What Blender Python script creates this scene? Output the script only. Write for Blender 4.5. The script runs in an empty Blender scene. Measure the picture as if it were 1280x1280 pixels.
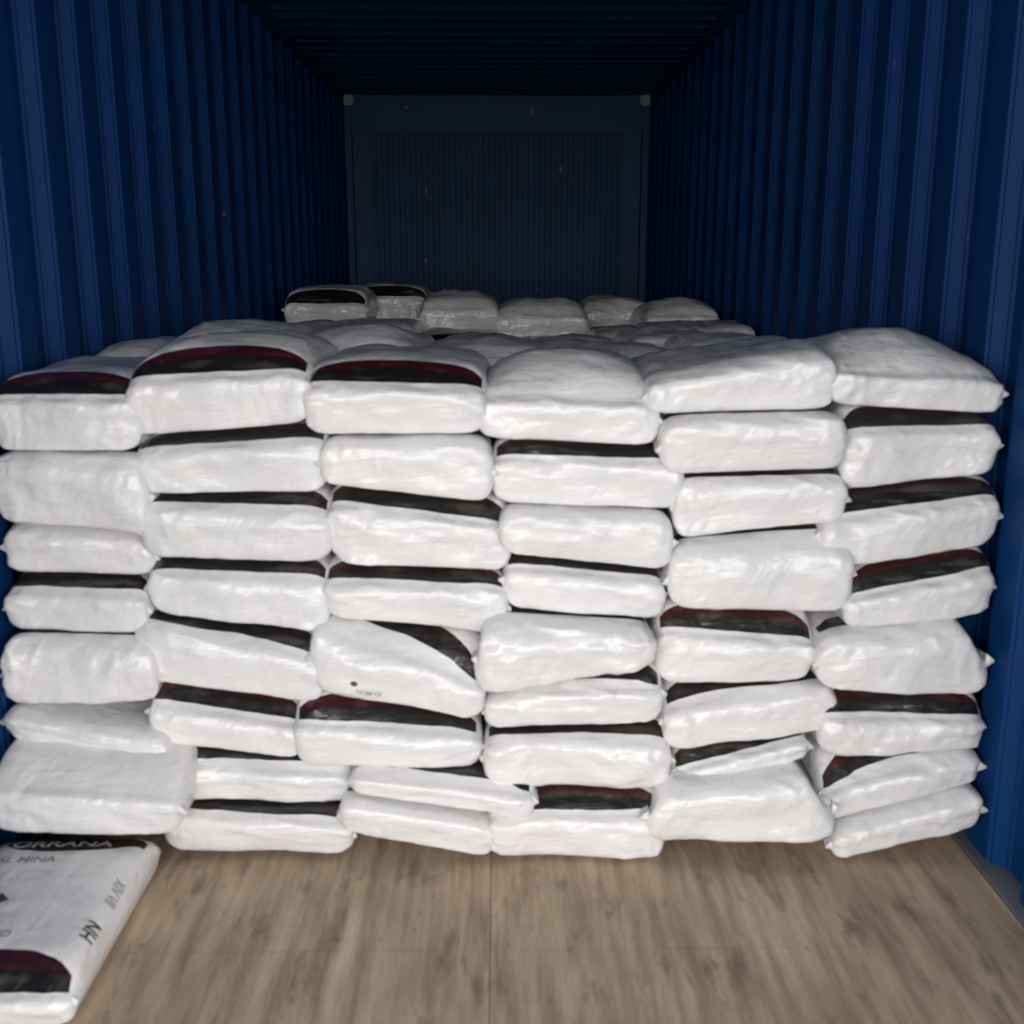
import bpy, bmesh, math, random
from mathutils import Vector, noise, Matrix
from mathutils.bvhtree import BVHTree
random.seed(7)
sc = bpy.context.scene
COL = sc.collection

# ------------------------------------------------------------ camera
F = 1340.0
PITCH = math.radians(13.1); YAW = math.radians(0.75); CAMZ = 1.41
cd = bpy.data.cameras.new('camera'); cam = bpy.data.objects.new('camera', cd); COL.objects.link(cam)
cd.sensor_width = 36; cd.lens = 36 * F / 1280
cam.location = (0, 0, CAMZ)
cam.rotation_euler = (math.pi / 2 - PITCH, 0, -YAW)
cd.clip_start = 0.05; cd.clip_end = 200
cd.dof.use_dof = True; cd.dof.focus_distance = 5.0; cd.dof.aperture_fstop = 3.4
sc.camera = cam
CROT = cam.rotation_euler.to_matrix()
def ray(px, py):
    return CROT @ Vector(((px - 640) / F, (640 - py) / F, -1))
def at(px, py, D):
    """point seen at a pixel of the photograph on the upright plane y = D"""
    r = ray(px, py); t = D / r.y
    return Vector((0, 0, CAMZ)) + r * t

# ------------------------------------------------------------ light: overcast daylight through the open door end
DOOR_Y = 0.8; END_Y = 8.73; HW = 1.175; H = 2.66
w = bpy.data.worlds.new('world'); sc.world = w; w.use_nodes = True
bg = w.node_tree.nodes['Background']; bg.inputs[0].default_value = (1.0, 0.985, 0.97, 1); bg.inputs[1].default_value = 1.0
pl = bpy.data.lights.new('door_portal', 'AREA'); pl.shape = 'RECTANGLE'; pl.size = 2 * HW; pl.size_y = H
pl.cycles.is_portal = True
po = bpy.data.objects.new('door_portal', pl); COL.objects.link(po)
po.location = (0, DOOR_Y, H / 2); po.rotation_euler = (math.pi / 2, 0, 0)   # shines into the container (+y)
vs = sc.view_settings
vs.view_transform = 'Standard'; vs.look = 'None'; vs.gamma = 1; vs.use_curve_mapping = False
vs.exposure = 2.5
sc.cycles.max_bounces = 8; sc.cycles.diffuse_bounces = 5
sc.cycles.use_denoising = True

# ------------------------------------------------------------ helpers
def link(name, me, m=None, parent=None):
    o = bpy.data.objects.new(name, me); COL.objects.link(o)
    if m is not None and not me.materials: me.materials.append(m)
    if parent is not None: o.parent = parent
    return o
def tag(o, label=None, cat=None, group=None, kind=None):
    if label: o['label'] = label
    if cat: o['category'] = cat
    if group: o['group'] = group
    if kind: o['kind'] = kind
    return o
def box_mesh(name, x0, x1, y0, y1, z0, z1, bevel=0.0):
    bm = bmesh.new()
    bmesh.ops.create_cube(bm, size=1)
    for v in bm.verts:
        v.co = Vector((x0 + (v.co.x + .5) * (x1 - x0), y0 + (v.co.y + .5) * (y1 - y0), z0 + (v.co.z + .5) * (z1 - z0)))
    if bevel: bmesh.ops.bevel(bm, geom=bm.edges[:], offset=bevel, segments=2, affect='EDGES')
    me = bpy.data.meshes.new(name); bm.to_mesh(me); bm.free(); return me
def smooth(me):
    me.polygons.foreach_set('use_smooth', [True] * len(me.polygons))

class NT:
    def __init__(s, name):
        s.m = bpy.data.materials.new(name); s.m.use_nodes = True
        s.t = s.m.node_tree; s.p = s.t.nodes['Principled BSDF']
    def n(s, kind, **kw):
        nd = s.t.nodes.new(kind)
        for k, v in kw.items(): setattr(nd, k, v)
        return nd
    def l(s, a, b): s.t.links.new(a, b)
    def math(s, op, a, b=None, c=None):
        nd = s.n('ShaderNodeMath', operation=op)
        for i, q in enumerate((a, b, c)):
            if q is None: continue
            if isinstance(q, (int, float)): nd.inputs[i].default_value = q
            else: s.l(q, nd.inputs[i])
        return nd.outputs[0]
    def mix(s, f, a, b):
        nd = s.n('ShaderNodeMix', data_type='RGBA')
        for i, q in ((0, f), (6, a), (7, b)):
            if isinstance(q, (int, float)): nd.inputs[i].default_value = q
            elif isinstance(q, tuple): nd.inputs[i].default_value = (*q, 1)
            else: s.l(q, nd.inputs[i])
        return nd.outputs[2]
    def noise(s, vec, scale, detail=3, rough=.5):
        nd = s.n('ShaderNodeTexNoise'); nd.inputs['Scale'].default_value = scale
        nd.inputs['Detail'].default_value = detail; nd.inputs['Roughness'].default_value = rough
        if vec is not None: s.l(vec, nd.inputs['Vector'])
        return nd.outputs[0]
    def mapping(s, vec, scale):
        nd = s.n('ShaderNodeMapping'); nd.inputs['Scale'].default_value = scale; s.l(vec, nd.inputs['Vector']); return nd.outputs[0]
    def ramp(s, f, a, b):
        nd = s.n('ShaderNodeMapRange'); nd.inputs[1].default_value = a; nd.inputs[2].default_value = b
        s.l(f, nd.inputs[0]); return nd.outputs[0]

# ------------------------------------------------------------ materials
def mat_sack():
    q = NT('sack_film')
    tc = q.n('ShaderNodeTexCoord'); oi = q.n('ShaderNodeObjectInfo')
    uv = q.n('ShaderNodeUVMap'); uv.uv_map = 'print'
    sep = q.n('ShaderNodeSeparateXYZ'); q.l(uv.outputs[0], sep.inputs[0])
    u, v = sep.outputs[0], sep.outputs[1]
    # printed arc band: straight edge towards the sack end, arched edge inwards
    a4 = q.math('POWER', q.math('ABSOLUTE', u), 3.0)
    hi = q.math('MULTIPLY_ADD', a4, -0.060, 0.082)
    wob = q.math('MULTIPLY_ADD', q.noise(tc.outputs['Object'], 9), 0.012, -0.006)
    vv = q.math('ADD', v, wob)
    m = q.math('MULTIPLY', q.math('GREATER_THAN', vv, 0.0), q.math('LESS_THAN', vv, hi))
    m = q.math('MULTIPLY', m, q.math('LESS_THAN', q.math('ABSOLUTE', u), 0.93))
    maroon_m = q.math('GREATER_THAN', vv, q.math('MULTIPLY', hi, 0.5))
    scr = q.ramp(q.noise(q.mapping(tc.outputs['Object'], (1, 3, 3)), 14, 3), .52, .72)
    blk = q.mix(scr, (0.010, 0.009, 0.009), (0.05, 0.045, 0.04))
    mar = q.mix(scr, (0.045, 0.006, 0.009), (0.10, 0.025, 0.03))
    csep = q.n('ShaderNodeSeparateColor'); q.l(oi.outputs['Color'], csep.inputs[0])
    mar = q.mix(csep.outputs[0], (0.018, 0.009, 0.009), mar)
    band = q.mix(maroon_m, blk, mar)
    wa = q.mix(oi.outputs['Random'], (0.80, 0.79, 0.785), (0.83, 0.80, 0.79))
    wn = q.mix(q.ramp(q.noise(tc.outputs['Object'], 5, 2), .35, .7), wa, (0.74, 0.745, 0.77))
    q.l(q.mix(m, wn, band), q.p.inputs['Base Color'])
    q.p.inputs['Roughness'].default_value = 0.36
    q.p.inputs['Coat Weight'].default_value = 0.5; q.p.inputs['Coat Roughness'].default_value = 0.15
    def streak(ang, sc_, k):
        mp = q.n('ShaderNodeMapping'); mp.inputs['Rotation'].default_value = (0, ang, .15 * k); q.l(tc.outputs['Object'], mp.inputs['Vector'])
        nz = q.noise(q.mapping(mp.outputs[0], sc_), 1.0, 3, .55)
        return q.math('ABSOLUTE', q.math('SUBTRACT', nz, .5))
    b1 = streak(0.05, (4, 9, 22), 1); b2 = streak(.9, (6, 7, 20), 2); b3 = streak(-.5, (5, 12, 18), 3)
    fine = q.noise(tc.outputs['Object'], 7, 2)
    hgt = q.math('ADD', q.math('MULTIPLY', b1, -1.6), q.math('ADD', q.math('MULTIPLY', b2, -1.4), q.math('ADD', q.math('MULTIPLY', b3, -.9), fine)))
    bp = q.n('ShaderNodeBump'); bp.inputs['Strength'].default_value = .55; bp.inputs['Distance'].default_value = .010
    q.l(hgt, bp.inputs['Height']); q.l(bp.outputs[0], q.p.inputs['Normal']); q.l(bp.outputs[0], q.p.inputs['Coat Normal'])
    return q.m
def mat_plain(name, c, rough=.5, metal=0.0):
    q = NT(name); tc = q.n('ShaderNodeTexCoord')
    f = q.noise(tc.outputs['Object'], 8, 3)
    q.l(q.mix(f, tuple(k * .85 for k in c), tuple(k * 1.12 for k in c)), q.p.inputs['Base Color'])
    q.p.inputs['Roughness'].default_value = rough; q.p.inputs['Metallic'].default_value = metal
    return q.m
def mat_paint(name, c, scuff=(0.25, 0.3, 0.36)):
    q = NT(name); tc = q.n('ShaderNodeTexCoord'); g = q.n('ShaderNodeNewGeometry')
    f = q.noise(q.mapping(g.outputs['Position'], (1, 1, .4)), 3, 4)
    base = q.mix(f, tuple(k * .75 for k in c), tuple(k * 1.2 for k in c))
    s = q.ramp(q.noise(q.mapping(g.outputs['Position'], (3, 3, 1)), 5.5, 4, .6), .71, .76)
    q.l(q.mix(s, base, scuff), q.p.inputs['Base Color'])
    q.p.inputs['Roughness'].default_value = .5
    q.p.inputs['Specular IOR Level'].default_value = .12
    return q.m
def mat_ply():
    q = NT('worn_plywood'); g = q.n('ShaderNodeNewGeometry'); oi = q.n('ShaderNodeObjectInfo')
    P = g.outputs['Position']
    grain = q.noise(q.mapping(P, (26, 2.2, 1)), 1.0, 5, .62)
    blot = q.noise(q.mapping(P, (5, 2.6, 1)), 1.0, 4, .6)
    dirt = q.ramp(q.noise(q.mapping(P, (15, 5, 1)), 1.0, 4, .62), .55, .70)
    c = q.mix(q.ramp(grain, .3, .72), (0.28, 0.20, 0.128), (0.74, 0.59, 0.42))
    c = q.mix(q.math('MULTIPLY', q.ramp(blot, .38, .66), .55), c, (0.36, 0.275, 0.19))
    c = q.mix(q.math('MULTIPLY', dirt, .62), c, (0.12, 0.082, 0.055))
    scratch = q.ramp(q.noise(q.mapping(P, (60, 3, 1)), 1.0, 3, .5), .66, .74)
    c = q.mix(q.math('MULTIPLY', scratch, .35), c, (0.50, 0.43, 0.33))
    q.l(c, q.p.inputs['Base Color']); q.p.inputs['Roughness'].default_value = .75
    q.p.inputs['Specular IOR Level'].default_value = .25
    bp = q.n('ShaderNodeBump'); bp.inputs['Strength'].default_value = .4; bp.inputs['Distance'].default_value = .003
    q.l(grain, bp.inputs['Height']); q.l(bp.outputs[0], q.p.inputs['Normal'])
    return q.m
M_SACK = mat_sack()
M_SEAM = mat_plain('sack_seam', (0.78, 0.775, 0.77), .4)
M_BLUE = mat_paint('blue_container_paint', (0.003, 0.037, 0.145))
M_END = mat_paint('blue_grey_end_paint', (0.040, 0.080, 0.17), (0.4, 0.43, 0.45))
M_ROOF = mat_paint('dark_blue_roof_paint', (0.006, 0.060, 0.13))
M_PLY = mat_ply()
M_STEEL = mat_plain('worn_grey_steel', (0.20, 0.22, 0.22), .5, .3)
M_GROUND = mat_plain('concrete_yard', (0.35, 0.34, 0.33), .9)
M_INK = mat_plain('dark_print_ink', (0.03, 0.035, 0.045), .5)
M_GINK = mat_plain('grey_print_ink', (0.30, 0.31, 0.33), .5)
M_WINK = mat_plain('white_print_ink', (0.45, 0.45, 0.44), .5)

# ------------------------------------------------------------ container shell
def corrugated(name, path_len, pitch, depth, f_in, f_slope, phase, place, lo, hi, mat, parent=None):
    """trapezoid profile along s, extruded from lo to hi; place(s, d, h) -> point (d = distance outwards)"""
    pts = []; s = -pitch + phase
    f_out = pitch - f_in - 2 * f_slope
    while s < path_len:
        for ds, d in ((0, 0), (f_in, 0), (f_in + f_slope, depth), (f_in + f_slope + f_out, depth)):
            pts.append((s + ds, d))
        s += pitch
    cl = [(0.0, None)] + [p for p in pts if 0 < p[0] < path_len] + [(path_len, None)]
    def val(x):
        for a, b in zip(pts, pts[1:]):
            if a[0] <= x <= b[0]: return a[1] + (b[1] - a[1]) * (x - a[0]) / max(1e-9, b[0] - a[0])
        return 0
    cl = [(p[0], val(p[0]) if p[1] is None else p[1]) for p in cl]
    bm = bmesh.new(); rows = []
    for s_, d in cl: rows.append((bm.verts.new(place(s_, d, lo)), bm.verts.new(place(s_, d, hi))))
    for a, b in zip(rows, rows[1:]): bm.faces.new((a[0], b[0], b[1], a[1]))
    bmesh.ops.bevel(bm, geom=[e for e in bm.edges if len(e.link_faces) == 2], offset=.008, segments=2, affect='EDGES')
    me = bpy.data.meshes.new(name); bm.to_mesh(me); bm.free()
    o = link(name, me, mat, parent)
    md = o.modifiers.new('thickness', 'SOLIDIFY'); md.thickness = .003; md.offset = 0
    return o
LEN = END_Y - DOOR_Y + .06
wl = corrugated('wall_left', LEN, .278, .038, .120, .030, .20, lambda s, d, h: (-HW - d, DOOR_Y + s, h), -.02, H - .02, M_BLUE)
wr = corrugated('wall_right', LEN, .278, .038, .120, .030, .115, lambda s, d, h: (HW + d, DOOR_Y + s, h), -.02, H - .02, M_BLUE)
ce = corrugated('ceiling', LEN, .209, .02, .09, .014, .05, lambda s, d, h: (h, DOOR_Y + s, H + d), -HW - .04, HW + .04, M_ROOF)
for o in (wl, wr, ce): o['kind'] = 'structure'
for nm, sx in (('trim_1', -1), ('trim_2', 1)):                        # top side rails
    x0, x1 = sorted((sx * (HW - .012), sx * (HW + .06)))
    o = link(nm, box_mesh(nm, x0, x1, DOOR_Y, END_Y, H - .07, H + .04, .004), M_ROOF); o['kind'] = 'structure'
for nm, sx in (('trim_3', -1), ('trim_4', 1)):                        # steel angle at the floor's edge
    x0, x1 = sorted((sx * (HW - .03), sx * (HW + .05)))
    o = link(nm, box_mesh(nm, x0, x1, DOOR_Y, END_Y, -.06, .004, .002), M_STEEL); o['kind'] = 'structure'
# end wall
ew = tag(link('wall_back', box_mesh('wall_back', -HW - .05, HW + .05, END_Y + .05, END_Y + .10, -.1, H + .12), M_END), kind='structure')
corrugated('corrugated_panel', 2 * HW - .38, .0875, .03, .030, .014, .01, lambda s, d, h: (-HW + .19 + s, END_Y + d, h), 0, H - .24, M_END, ew)
link('header_plate', box_mesh('header_plate', -HW + .01, HW - .01, END_Y - .02, END_Y + .04, H - .27, H - .012, .006), M_END, ew)
for sx in (-1, 1):
    a, b = sorted((sx * (HW - .005), sx * (HW - .055)))
    link('corner_post', box_mesh('corner_post', a, b, END_Y - .05, END_Y + .04, 0, H - .02, .006), M_END, ew)
    a, b = sorted((sx * (HW - .06), sx * (HW - .2)))
    link('edge_plate', box_mesh('edge_plate', a, b, END_Y - .01, END_Y + .03, 0, H - .25, .004), M_END, ew)
    a, b = sorted((sx * (HW - .0), sx * (HW - .085)))
    link('corner_casting', box_mesh('corner_casting', a, b, END_Y - .09, END_Y - .02, H - .085, H - .013, .012), M_STEEL, ew)
# floor of plywood panels
fl = tag(link('floor', box_mesh('floor', -HW - .03, HW + .03, DOOR_Y, END_Y + .05, -.10, -.03), M_STEEL), kind='structure')
ys = [DOOR_Y + .01, 1.99, 4.43, 6.87, END_Y + .03]
for j in range(4):
    for xa, xb in ((-HW + .034, -.0206), (-.0194, HW - .034)):
        dz = -.0004 * j
        link('plywood_panel', box_mesh('plywood_panel', xa, xb, ys[j] + .0004, ys[j + 1] - .0004, -.03, dz, .0004), M_PLY, fl)
for nm, bx in (('added_sky_shade', (-7, 7, -5, DOOR_Y - .3, 3.6, 3.7)),):          # unseen slab added outside the door end to cut overhead sky light
    tag(link(nm, box_mesh(nm, *bx), M_STEEL), kind='structure')
tag(link('ground', box_mesh('ground', -15, 15, -30, DOOR_Y - .02, -.30, -.08), M_GROUND), kind='structure')

# ------------------------------------------------------------ sacks
def lerp(a, b, t): return a + (b - a) * t
def sack_mesh(name, W, zbl, zbr, ztl, ztr, wl_, wr_, L=.58, off=0.009, offl=0.0, offr=0.0, back_shift=0.0, run=1.0, sl=0.0, sr=0.0, hump=.0, rough=1.0, nu=64, seed=0, crown=0.0):
    """pillow-shaped sack: x across its front end, y back along it, front face at y = 0. wl_/wr_: share of the height
    that is the white end face on the left / right before the shoulder that bears the printed band"""
    S = Vector((seed * 3.7, seed * 1.3, seed * 2.1))
    bot = [(L - .03, .10), (L - .07, .02), (L * .75, 0), (L * .5, 0), (L * .25, 0), (.06, 0)]
    front = [(.026, .002), (.018, .010), (.014, .04), (.0115, .11), (.0085, .20), (.0055, .28), (.003, .34), (.001, .39), (.0, .43), (.001, .49), (.004, .55)]
    verts = []; uvs = []; NP = None
    for i in range(nu + 1):
        f = i / nu; u = 2 * (f - .5); u = math.copysign(abs(u) ** .8, u); au = abs(u)
        t = (1 - au ** 13) ** .5 if au < 1 else 0.0
        wv = lerp(wl_, wr_, f)
        zb, zt = lerp(zbl, zbr, (u + 1) / 2), lerp(ztl, ztr, (u + 1) / 2)
        T = zt - zb
        prof = [(y, z, -1) for y, z in bot]
        fw = [(y, z * wv / .62) for y, z in front]
        mid = [(.006 + .017 * k ** 1.6, lerp(front[-1][1] * wv / .62, wv, k)) for k in (.25, .5, .75, 1)]
        prof += [(y, z, -.5) for y, z in fw] + [(y, z, -.2) for y, z in mid]
        arc = 0; last = (.023, wv)
        sh = [(.034, .30), (.048, .56), (.066, .78), (.088, .93), (.115, 1.0)]
        tops = [(lerp(.115, L - .115, k / 9), 1.0) for k in range(1, 9)]
        bsh = [(L - .115, 1.0), (L - .088, .93), (L - .066, .78), (L - .048, .56), (L - .034, .34), (L - .018, .1), (L, -.35)]
        for y, s in sh + tops + bsh:
            if s > 0 and y < L * .7: y = .023 + (y - .023) * (run if y < .116 else 1) + (max(0, run - 1) * .092 * (1 - (y - .115) / (L * .7 - .115)) if y > .116 else 0)
            z = wv + (1 - wv) * s if s >= 0 else wv * (1 + s)
            hy = math.sin(math.pi * min(1, max(0, (y - .03) / (L - .06))))
            arc += math.hypot(y - last[0], (z - last[1]) * T); last = (y, z)
            prof.append((y, z, ('t', arc, hy)))
        tot = arc - .04
        zc = lerp(zb, zt, .44)
        for y, z, k in prof:
            h = 0; v = -.05
            if isinstance(k, tuple):
                v = min(k[1], max(tot - back_shift - k[1], -.02)) - off - lerp(offl, offr, f)
                h = hump * k[2] ** .8 * (1 - au ** 2.5)
                if y > L - .02: v = -.05
            elif k == -.2: v = -.012 * (1 if z < wv - 1e-6 else 0) - off
            zz = zb + z * T
            tt = .20 + .80 * t
            zz = zc + (zz - zc) * tt + h
            c = crown * (1 - au ** 2)
            if z > .5: zz += c * (z - .5) * 2
            ycurve = (1 - t) * .03 * (1 if y < L / 2 else -1) * (1 if abs(y - L / 2) > L / 2 - .2 else .3)
            x = u * W / 2
            x += (sl if u < 0 else sr) * -u * max(0, (z - .1)) ** 1.2
            if z < .02 or z > .98: x *= .985
            P = Vector((x, y + ycurve, zz))
            q = P + S
            edge = .35 + .65 * au ** 2
            n1 = noise.noise(Vector((q.x * 5.5, q.y * 6, q.z * 8)))
            n2 = noise.noise(Vector((q.x * 16 + q.z * 9, q.y * 9, q.z * 26)))
            n3 = 1 - abs(noise.noise(Vector((q.x * 13 - q.z * 16, q.y * 10, q.z * 13 + q.x * 9)))) * 2
            n4 = 1 - abs(noise.noise(Vector((q.x * 4.5, q.y * 5, q.z * 30 + q.x * 5)))) * 2.4
            n5 = 1 - abs(noise.noise(Vector((q.x * 22 + q.z * 20, q.y * 12, q.z * 12 - q.x * 14)))) * 2.2
            d = rough * (.014 * n1 + .003 * n2 + .006 * edge * max(0, n3 - .35) + .011 * max(0, n4 - .3) * (.5 + n1) + .0045 * edge * max(0, n5 - .3) - .003)
            if k == -1: pass
            elif isinstance(k, tuple) and .13 < y < L - .13: P.z += d * .7
            elif y > L - .13: P.y -= d
            else:
                P.y -= d * 1.15; P.z += d * .25 * (1 if z > .4 else 0)
            verts.append(P); uvs.append((u, v))
        NP = len(prof)
    faces = []
    for i in range(nu):
        for j in range(NP):
            a, b = i * NP + j, i * NP + (j + 1) % NP
            faces.append((a, b, b + NP, a + NP))
    # close the two sides
    for i in (0, nu):
        c = Vector((0, 0, 0))
        for j in range(NP): c += verts[i * NP + j]
        verts.append(c / NP); uvs.append((1, -.05)); ci = len(verts) - 1
        for j in range(NP):
            a, b = i * NP + j, i * NP + (j + 1) % NP
            faces.append((ci, b, a) if i == 0 else (ci, a, b))
    me = bpy.data.meshes.new(name); me.from_pydata([tuple(p) for p in verts], [], faces)
    ul = me.uv_layers.new(name='print')
    for lp in me.loops: ul.data[lp.index].uv = uvs[lp.vertex_index]
    smooth(me)
    bm = bmesh.new(); bm.from_mesh(me); bmesh.ops.recalc_face_normals(bm, faces=bm.faces[:]); bm.to_mesh(me); bm.free()
    me.materials.append(M_SACK)
    return me
def seam_mesh(name, W, zbl, zbr, ztl, ztr, seed, sx):
    """crimped strip of film sticking out of one side corner of the front end"""
    rnd = random.Random(seed * 2 + sx); V = []; Fc = []
    n = 14
    zb, zt = (zbl, ztl) if sx < 0 else (zbr, ztr)
    zm = lerp(zb, zt, .44); ext = rnd.uniform(.004, .014); drop = rnd.uniform(-.012, .008)
    for k in range(n + 1):
        t = k / n; y = .028 + t * .08
        e = ext * (1 - t) ** .6
        wv = math.sin(t * 17 + seed) * .003
        x0 = sx * (W / 2 - .012); x1 = sx * (W / 2 + e)
        for x, z in ((x0, zm + .017 * (1 - t * .6)), (x1, zm + drop * (1 - t) + wv + .0018), (x1, zm + drop * (1 - t) + wv - .0018), (x0, zm - .017 * (1 - t * .6))):
            V.append((x, y - (abs(x) - abs(x0)) * .4, z))
    for k in range(n):
        a = k * 4
        for j in range(4):
            b = a + j; c = a + (j + 1) % 4
            Fc.append((b, c, c + 4, b + 4))
    Fc.append((0, 1, 2, 3)); e_ = n * 4; Fc.append((e_, e_ + 3, e_ + 2, e_ + 1))
    me = bpy.data.meshes.new(name); me.from_pydata(V, [], Fc); smooth(me)
    bm = bmesh.new(); bm.from_mesh(me); bmesh.ops.recalc_face_normals(bm, faces=bm.faces[:]); bm.to_mesh(me); bm.free()
    return me

COLN = ['leftmost column', 'second column from left', 'third column from left',
        'third column from right', 'second column from right', 'rightmost column']
ORD = ['topmost', 'second from top', 'third from top', 'fourth from top', 'fifth from top', 'sixth from top', 'seventh from top', 'eighth from top', 'ninth from top']
# xl, xr, full top L R, white top L R, bottom L R, depth of the front end, options, look
T_ = {
 0: [(-45,170, 473,473, 499,499, 566,566, 2.42, dict(hump=.015, rough=1.2), 'white sack with maroon and black band'),
     (-45,182, 566,566, 572,572, 652,668, 2.40, dict(off=.03), 'plain white bulging sack'),
     (-45,190, 654,670, 660,676, 720,724, 2.43, dict(off=.03), 'white sack under a thin dark gap'),
     (-45,180, 720,724, 741,744, 794,798, 2.40, dict(), 'white sack with black band'),
     (-45,192, 794,798, 800,806, 886,884, 2.36, dict(off=.03, rough=1.3), 'full white sack with pointed corner'),
     (-45,208, 886,920, 892,926, 922,972, 2.33, dict(off=.6), 'flat white sack sagging to the right'),
     (-45,220, 955,972, 986,1002, 1047,1052, 2.20, dict(off=.6, run=1.9), 'puffed white sack jutting forward')],
 1: [(152,386, 452,444, 476,466, 548,528, 2.42, dict(hump=.045), 'white sack with maroon and black band'),
     (162,408, 550,534, 566,550, 622,617, 2.41, dict(), 'white sack with thin black band'),
     (168,413, 618,617, 632,641, 698,707, 2.40, dict(), 'white sack with brown-black band'),
     (180,410, 702,704, 718,726, 772,792, 2.40, dict(), 'creased white sack with black band'),
     (163,403, 772,798, 777,828, 850,886, 2.38, dict(offl=.012), 'white sack tilting down to the right'),
     (183,376, 856,886, 881,912, 930,952, 2.36, dict(), 'short white sack with maroon band'),
     (198,438, 936,956, 957,972, 1003,1014, 2.35, dict(offr=.02), 'smooth white sack with arched dark band'),
     (198,440, 1003,1014, 1021,1031, 1069,1071, 2.33, dict(rough=.7), 'straight white sack on the floor')],
 2: [(378,608, 456,462, 482,487, 546,545, 2.42, dict(hump=.018), 'white sack with maroon and black band'),
     (398,616, 546,545, 552,552, 606,629, 2.39, dict(off=.04), 'plain white crumpled sack'),
     (408,640, 607,632, 628,662, 704,718, 2.41, dict(rough=1.3), 'white sack with brown-black band'),
     (402,634, 706,720, 729,738, 776,794, 2.40, dict(), 'white sack with maroon-black band'),
     (385,606, 772,812, 776,866, 862,908, 2.36, dict(rough=.9, offl=.09), 'white sack tilting steeply down to the right'),
     (366,602, 876,904, 906,924, 962,968, 2.35, dict(), 'white sack with broad maroon and black band'),
     (436,668, 968,976, 974,1000, 1004,1030, 2.31, dict(L=.5, offl=.04), 'thin white sack with wedge of dark band'),
     (424,618, 990,1030, 996,1036, 1044,1080, 2.30, dict(off=.04, rough=.8), 'slanting white sack on the floor')],
 3: [(597,826, 486,486, 497,505, 548,558, 2.42, dict(off=.6, hump=.075), 'smooth white sack with humped grey top'),
     (614,856, 551,562, 574,580, 632,641, 2.41, dict(), 'white sack with black scratched band'),
     (624,842, 632,641, 638,647, 692,716, 2.38, dict(off=.04), 'plain white sack'),
     (630,832, 694,714, 711,728, 768,782, 2.40, dict(), 'white sack with slanting black band'),
     (594,821, 768,782, 776,790, 878,830, 2.34, dict(off=.05, rough=1.5, sl=.015), 'crumpled white sack rising to the right'),
     (606,830, 868,842, 874,864, 917,906, 2.36, dict(offl=.045), 'white sack with dark wedge at right'),
     (605,840, 914,908, 925,930, 985,992, 2.35, dict(rough=1.2), 'wrinkled white sack with thin dark band'),
     (611,834, 999,1002, 1024,1024, 1076,1078, 2.31, dict(), 'flat maroon-banded sack on the floor')],
 4: [(811,1048, 470,432, 478,440, 520,514, 2.42, dict(off=.6), 'smooth white sack rising to the right'),
     (828,1062, 521,515, 527,522, 594,586, 2.38, dict(off=.04, rough=.8), 'smooth cream-white sack'),
     (844,1060, 596,589, 603,598, 678,642, 2.40, dict(off=.01), 'white sack narrowing to the right'),
     (838,1068, 680,672, 688,680, 762,768, 2.37, dict(off=.04), 'rounded plain white sack'),
     (822,1020, 766,770, 790,806, 853,857, 2.38, dict(), 'white sack with arched maroon-black band'),
     (831,1050, 870,858, 890,862, 938,918, 2.36, dict(offr=.035), 'white sack with dark wedge at left'),
     (843,1012, 948,918, 972,926, 1000,962, 2.36, dict(), 'short white sack with slanting maroon band'),
     (809,1050, 988,956, 1002,975, 1060,1054, 2.29, dict(off=.6, run=1.4, sr=.075, sl=.03), 'big white sack on the floor, slanted top')],
 5: [(1042,1288, 456,462, 464,474, 502,518, 2.42, dict(off=.6, hump=.07, rough=1.3), 'domed white sack with greyish top'),
     (1054,1284, 516,520, 542,536, 604,592, 2.42, dict(), 'white sack with wide black band'),
     (1030,1282, 634,600, 654,622, 713,680, 2.38, dict(), 'white sack rising to the right with dark band'),
     (1060,1278, 722,694, 753,713, 794,768, 2.37, dict(), 'white sack with maroon and black band'),
     (1026,1264, 796,776, 802,786, 856,874, 2.34, dict(off=.05, sr=.075), 'plain white sack with sloping right side'),
     (1028,1266, 872,876, 900,901, 944,940, 2.35, dict(), 'straight white sack with arched maroon band'),
     (1028,1266, 966,940, 1000,944, 1036,984, 2.34, dict(offr=.045), 'tilted white sack with maroon band at left'),
     (1044,1258, 1040,986, 1046,992, 1082,1040, 2.31, dict(off=.05), 'tilted white sack resting on the floor')],
}
def corners(spec):
    """the six corner points of a sack's front end, in space"""
    xl, xr, ftl, ftr, wtl, wtr, bl, br, D = spec[:9]
    return [at(xl, ftl, D), at(xr, ftr, D), at(xl, wtl, D), at(xr, wtr, D), at(xl, bl, D), at(xr, br, D)]
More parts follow.
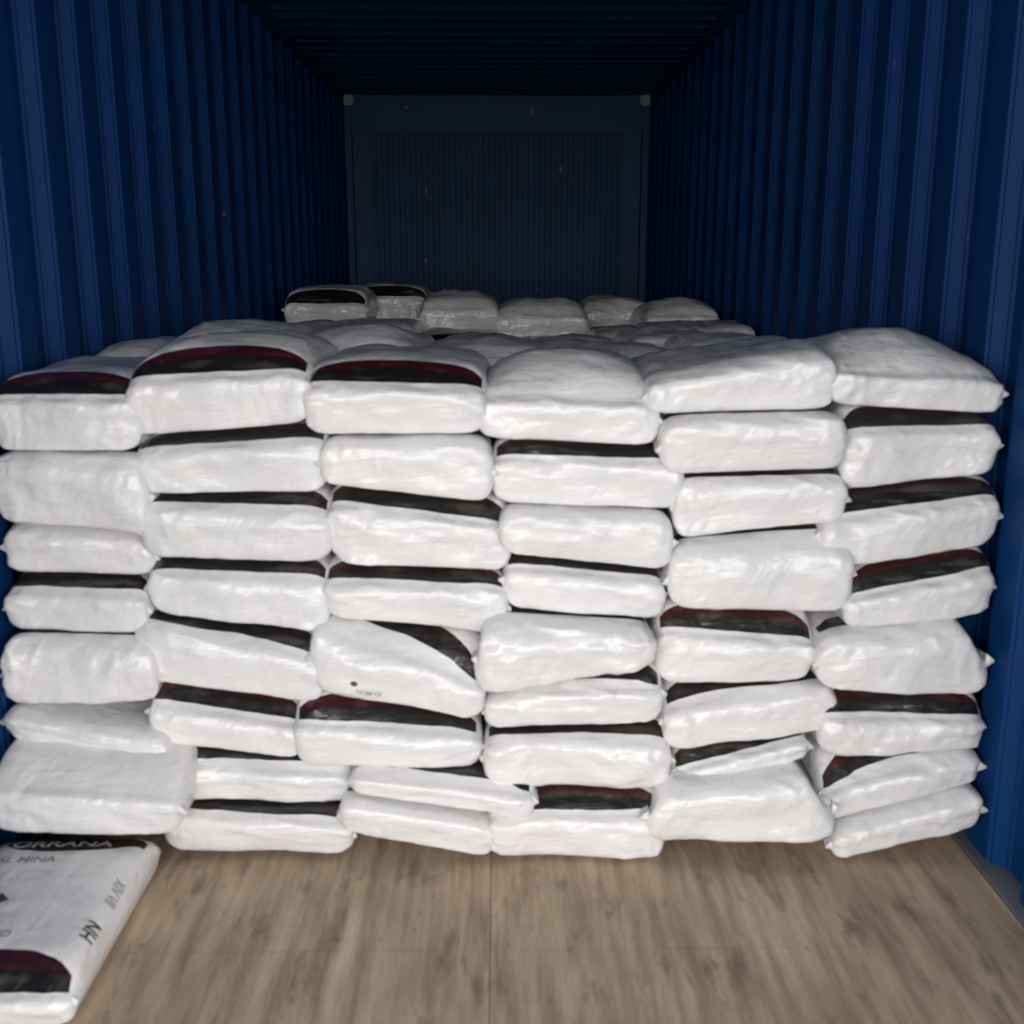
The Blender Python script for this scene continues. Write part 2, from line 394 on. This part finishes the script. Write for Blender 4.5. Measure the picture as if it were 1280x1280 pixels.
def make_sack(P, D, opt, label, group, seed):
    x0 = (P[0].x + P[4].x) / 2; x1 = (P[1].x + P[5].x) / 2
    x0 -= .004; x1 += .004; x0 = max(x0, -HW + .012); x1 = min(x1, HW - .012)
    lo_l, lo_r = max(P[4].z, .002), max(P[5].z, .002); zb = min(lo_l, lo_r)
    zbl, zbr = lo_l - zb, lo_r - zb
    ztl, ztr = P[0].z - zb, P[1].z - zb
    if D > 2.9: ztl = zbl + max(ztl - zbl, .06); ztr = zbr + max(ztr - zbr, .06)
    wl_ = max(.3, min(.95, (P[2].z - zb - zbl) / (ztl - zbl))); wr_ = max(.3, min(.95, (P[3].z - zb - zbr) / (ztr - zbr)))
    o_ = dict(L=.58, seed=seed); o_.update(opt)
    me = sack_mesh('sack', x1 - x0, zbl, zbr, ztl, ztr, wl_, wr_, **o_)
    o = link('sack', me); o.location = ((x0 + x1) / 2, D, zb); o.rotation_euler.z = random.uniform(-.025, .025)
    o.color = (1.0 if 'maroon' in label else .15, 0, 0, 1)
    tag(o, label, 'sack', group)
    for sx in (-1, 1): link('corner_seam', seam_mesh('corner_seam', x1 - x0, zbl, zbr, ztl, ztr, seed, sx), M_SEAM, o)
    return o, x0, x1, zb
seed = 1; FRONT = {}
for c, rows in T_.items():
    Ps = [corners(sp) for sp in rows]
    for r in range(len(rows) - 1):                       # a sack rests on the one below: share the contact height
        for ti, bi, k in ((0, 4, 0), (1, 5, 1)):
            up, dn = Ps[r][bi], Ps[r + 1][ti]
            if abs(up.z - dn.z) < .05: m_ = lerp(up.z, dn.z, .4); up.z = m_; dn.z = m_
    for r, spec in enumerate(rows):
        lab = '%s, %s in %s' % (spec[-1], ORD[r], COLN[c])
        FRONT[(c, r)] = make_sack(Ps[r], spec[8], spec[9], lab, 'sacks stacked in the front face of the pile', seed)[0]; seed += 1

# sacks lying on top of the pile further back
def back(xl, xr, yt, yb, D, label, wf=.8, off=.6, hump=.03, tilt=0, rough=1.3, L=.56):
    global seed
    spec = (xl, xr, yt, yt + tilt, lerp(yb, yt, wf), lerp(yb, yt + tilt, wf), yb, yb + tilt, D, dict(off=off, hump=hump, rough=rough, L=L), '')
    o, x0, x1, zb = make_sack(corners(spec), D, spec[9], label, 'sacks lying on top of the pile behind', seed); seed += 1
    SUPPORT.append((x0, x1, D, zb))
    return o
SUPPORT = []
B_ = [
 (40, 200, 446, 480, 3.02, 'grey-white sack behind the two leftmost top sacks', .8, .6, .035),
 (205, 372, 424, 462, 3.05, 'grey-white sack behind the second top sack from left', .8, .6, .04),
 (350, 520, 434, 478, 3.06, 'grey creased sack behind the third top sack from left', .8, .6, .05),
 (528, 690, 440, 478, 3.06, 'grey sack behind the gap right of third front sack', .8, .6, .02),
 (700, 852, 446, 478, 3.04, 'dark grey sack behind the humped fourth front sack', .8, .6, .02),
 (866, 1000, 434, 470, 3.04, 'grey flat sack behind the fifth front sack', .8, .6, .015),
 (326, 408, 418, 448, 3.66, 'grey sloping sack at the left wall in third row', .8, .6, .03),
 (414, 530, 430, 462, 3.66, 'grey sack in third row below the white sack pair', .8, .6, .02),
 (546, 652, 432, 462, 3.66, 'grey sack in third row, middle left', .8, .6, .02),
 (662, 780, 436, 466, 3.66, 'grey sack in third row, middle right', .8, .6, .02),
 (790, 905, 424, 462, 3.66, 'pale crumpled sack in third row near the dark gap', .8, .6, .02),
 (400, 520, 407, 440, 4.72, 'white crumpled sack just below the two raised banded sacks', .8, .6, .012),
 (526, 626, 420, 446, 4.72, 'white sack with dark edge below the middle grey sack', .75, 0, .005),
 (630, 738, 431, 450, 4.72, 'sack under the large light raised sack in the middle', .8, .6, .01),
 (742, 812, 418, 446, 4.72, 'dark grey sack below the raised grey sack on right', .8, .6, .02),
 (812, 905, 410, 440, 4.72, 'pale sack with highlights below the far right grey sack', .8, .6, .01),
 (888, 946, 410, 440, 4.72, 'small grey sack at the right wall far back', .8, .6, .02),
 (354, 458, 364, 408, 5.3, 'banded white sack, raised leftmost in the far row', .65, 0, .03),
 (434, 534, 362, 404, 5.9, 'white sack with brown band, second in the far row', .8, 0, .035),
 (524, 624, 376, 418, 5.3, 'grey wrinkled sack, third in the far row', .8, .6, .04),
 (618, 736, 386, 432, 5.3, 'light grey plump sack in the middle of far row', .82, .6, .045),
 (728, 816, 380, 420, 5.9, 'dark grey sack right of the plump light one', .8, .6, .04),
 (808, 902, 388, 420, 5.3, 'grey domed sack at the right of the far row', .8, .6, .05),
]
for b in B_:
    xl, xr, yt, yb, D, lab, wf, off, hump = b
    back(xl, xr, yt, yb, D, lab, wf, off, hump)

# lower layers behind the front face: nothing of them shows, they carry the sacks on top
def hidden_layers():
    V = []; Fc = []
    def pillow(cx, cy, cz, sx, sy, sz):
        b = len(V); n = 6
        for side in (1, -1):
            for i in range(n + 1):
                for j in range(n + 1):
                    u, v = 2 * i / n - 1, 2 * j / n - 1
                    h = (max(0, 1 - abs(u) ** 5) * max(0, 1 - abs(v) ** 5)) ** .4
                    V.append((cx + u * sx / 2, cy + v * sy / 2, cz + side * h * sz / 2))
        o = (n + 1) ** 2
        for i in range(n):
            for j in range(n):
                a = b + i * (n + 1) + j
                Fc.append((a, a + n + 1, a + n + 2, a + 1)); Fc.append((a + o, a + o + 1, a + o + n + 2, a + o + n + 1))
    cells = list(SUPPORT) + [(-1.15 + c * .385, -.78 + c * .385, 4.2, 1.0) for c in range(6)]
    for x0, x1, D, zt in cells:
        n = 8; h = (zt + .002) / n
        for k in range(n): pillow((x0 + x1) / 2, D + .28, h * (k + .5), x1 - x0, .50, h)
    me = bpy.data.meshes.new('sack_layers'); me.from_pydata(V, [], Fc); smooth(me)
    me.uv_layers.new(name='print')
    for d in me.uv_layers['print'].data: d.uv = (1, -1)
    o = link('sack_layers', me, M_SACK)
    tag(o, 'lower layers of white sacks carrying the pile behind its front face', 'sacks', kind='stuff')
hidden_layers()

# ------------------------------------------------------------ the sack lying on the floor at the lower left
y_n, y_f = 1.745, 2.325
fs = sack_mesh('floor_sack', .36, 0, 0, .115, .115, .62, .62, L=y_f - y_n, off=0, hump=.012, rough=.7, nu=60, seed=91, back_shift=.045)
fo = link('sack', fs); fo.location = (-.98, y_n, .001)
fo.rotation_euler = (0, 0, 0)
fo.color = (.5, 0, 0, 1)
tag(fo, 'white printed sack lying on the floor at lower left, text band facing up', 'sack', 'sacks lying loose on the floor')
for sx in (-1, 1): link('corner_seam', seam_mesh('corner_seam', .36, 0, 0, .115, .115, 91, sx), M_SEAM, fo)
bvh = BVHTree.FromPolygons([v.co.copy() for v in fs.vertices], [tuple(p.vertices) for p in fs.polygons])
def printed(name, body, size, x, y, rot, mat, align='CENTER', squash=1.0, host=None):
    cu = bpy.data.curves.new(name, 'FONT'); cu.body = body; cu.size = size; cu.align_x = align; cu.resolution_u = 3
    cu.offset = size * .02
    to = bpy.data.objects.new(name, cu); COL.objects.link(to)
    bpy.context.view_layer.update()
    me = bpy.data.meshes.new_from_object(to); bpy.data.objects.remove(to)
    bm = bmesh.new(); bm.from_mesh(me)
    bmesh.ops.triangulate(bm, faces=bm.faces[:])
    for _ in range(2):
        bmesh.ops.subdivide_edges(bm, edges=[e for e in bm.edges if e.calc_length() > .008], cuts=1)
        bmesh.ops.triangulate(bm, faces=bm.faces[:])
    R = Matrix.Rotation(rot, 2)
    if host: hb = BVHTree.FromPolygons([v.co.copy() for v in host.data.vertices], [tuple(p.vertices) for p in host.data.polygons])
    for v in bm.verts:
        p = R @ Vector((v.co.x, v.co.y * squash)); X, Y = x + p.x, y + p.y
        if host:                                        # on the upright end of a stacked sack
            hit = hb.ray_cast(Vector((X, -1, Y)), Vector((0, 1, 0))); v.co = Vector((X, (hit[0].y if hit[0] else 0) - .0012, Y)); continue
        hit = bvh.ray_cast(Vector((X, Y, 1)), Vector((0, 0, -1)))
        v.co = Vector((X, Y, (hit[0].z if hit[0] else .1) + .0012))
    bm.to_mesh(me); bm.free(); me.materials.clear()
    return link(name, me, mat, host or fo)
printed('printed_lettering', 'KORRANA', .055, -.03, .458, 0, M_WINK, squash=.75)
printed('printed_lettering', 'CAL MINA', .034, -.08, .395, 0, M_GINK)
printed('printed_mark', '\u25c6', .045, -.055, .225, 0, M_INK)
printed('printed_mark', '\u25c6', .045, -.055, .170, 0, M_INK)
printed('printed_lettering', 'NIA CO', .028, -.03, .125, 0, M_GINK)
printed('printed_lettering', 'XIV VII', .028, .155, .30, math.radians(-90), M_GINK, squash=.9)
printed('printed_lettering', 'NH', .04, .150, .165, math.radians(-90), M_INK, squash=.8)
h5 = FRONT[(2, 4)]
pp = at(441, 853, 2.36) - h5.location
printed('printed_mark', '\u2022', .06, pp.x, pp.z - .018, math.radians(-10), M_INK, squash=.7, host=h5)
pp = at(460, 868, 2.36) - h5.location
printed('printed_lettering', 'NOM OI', .016, pp.x, pp.z - .004, math.radians(-12), M_GINK, host=h5)
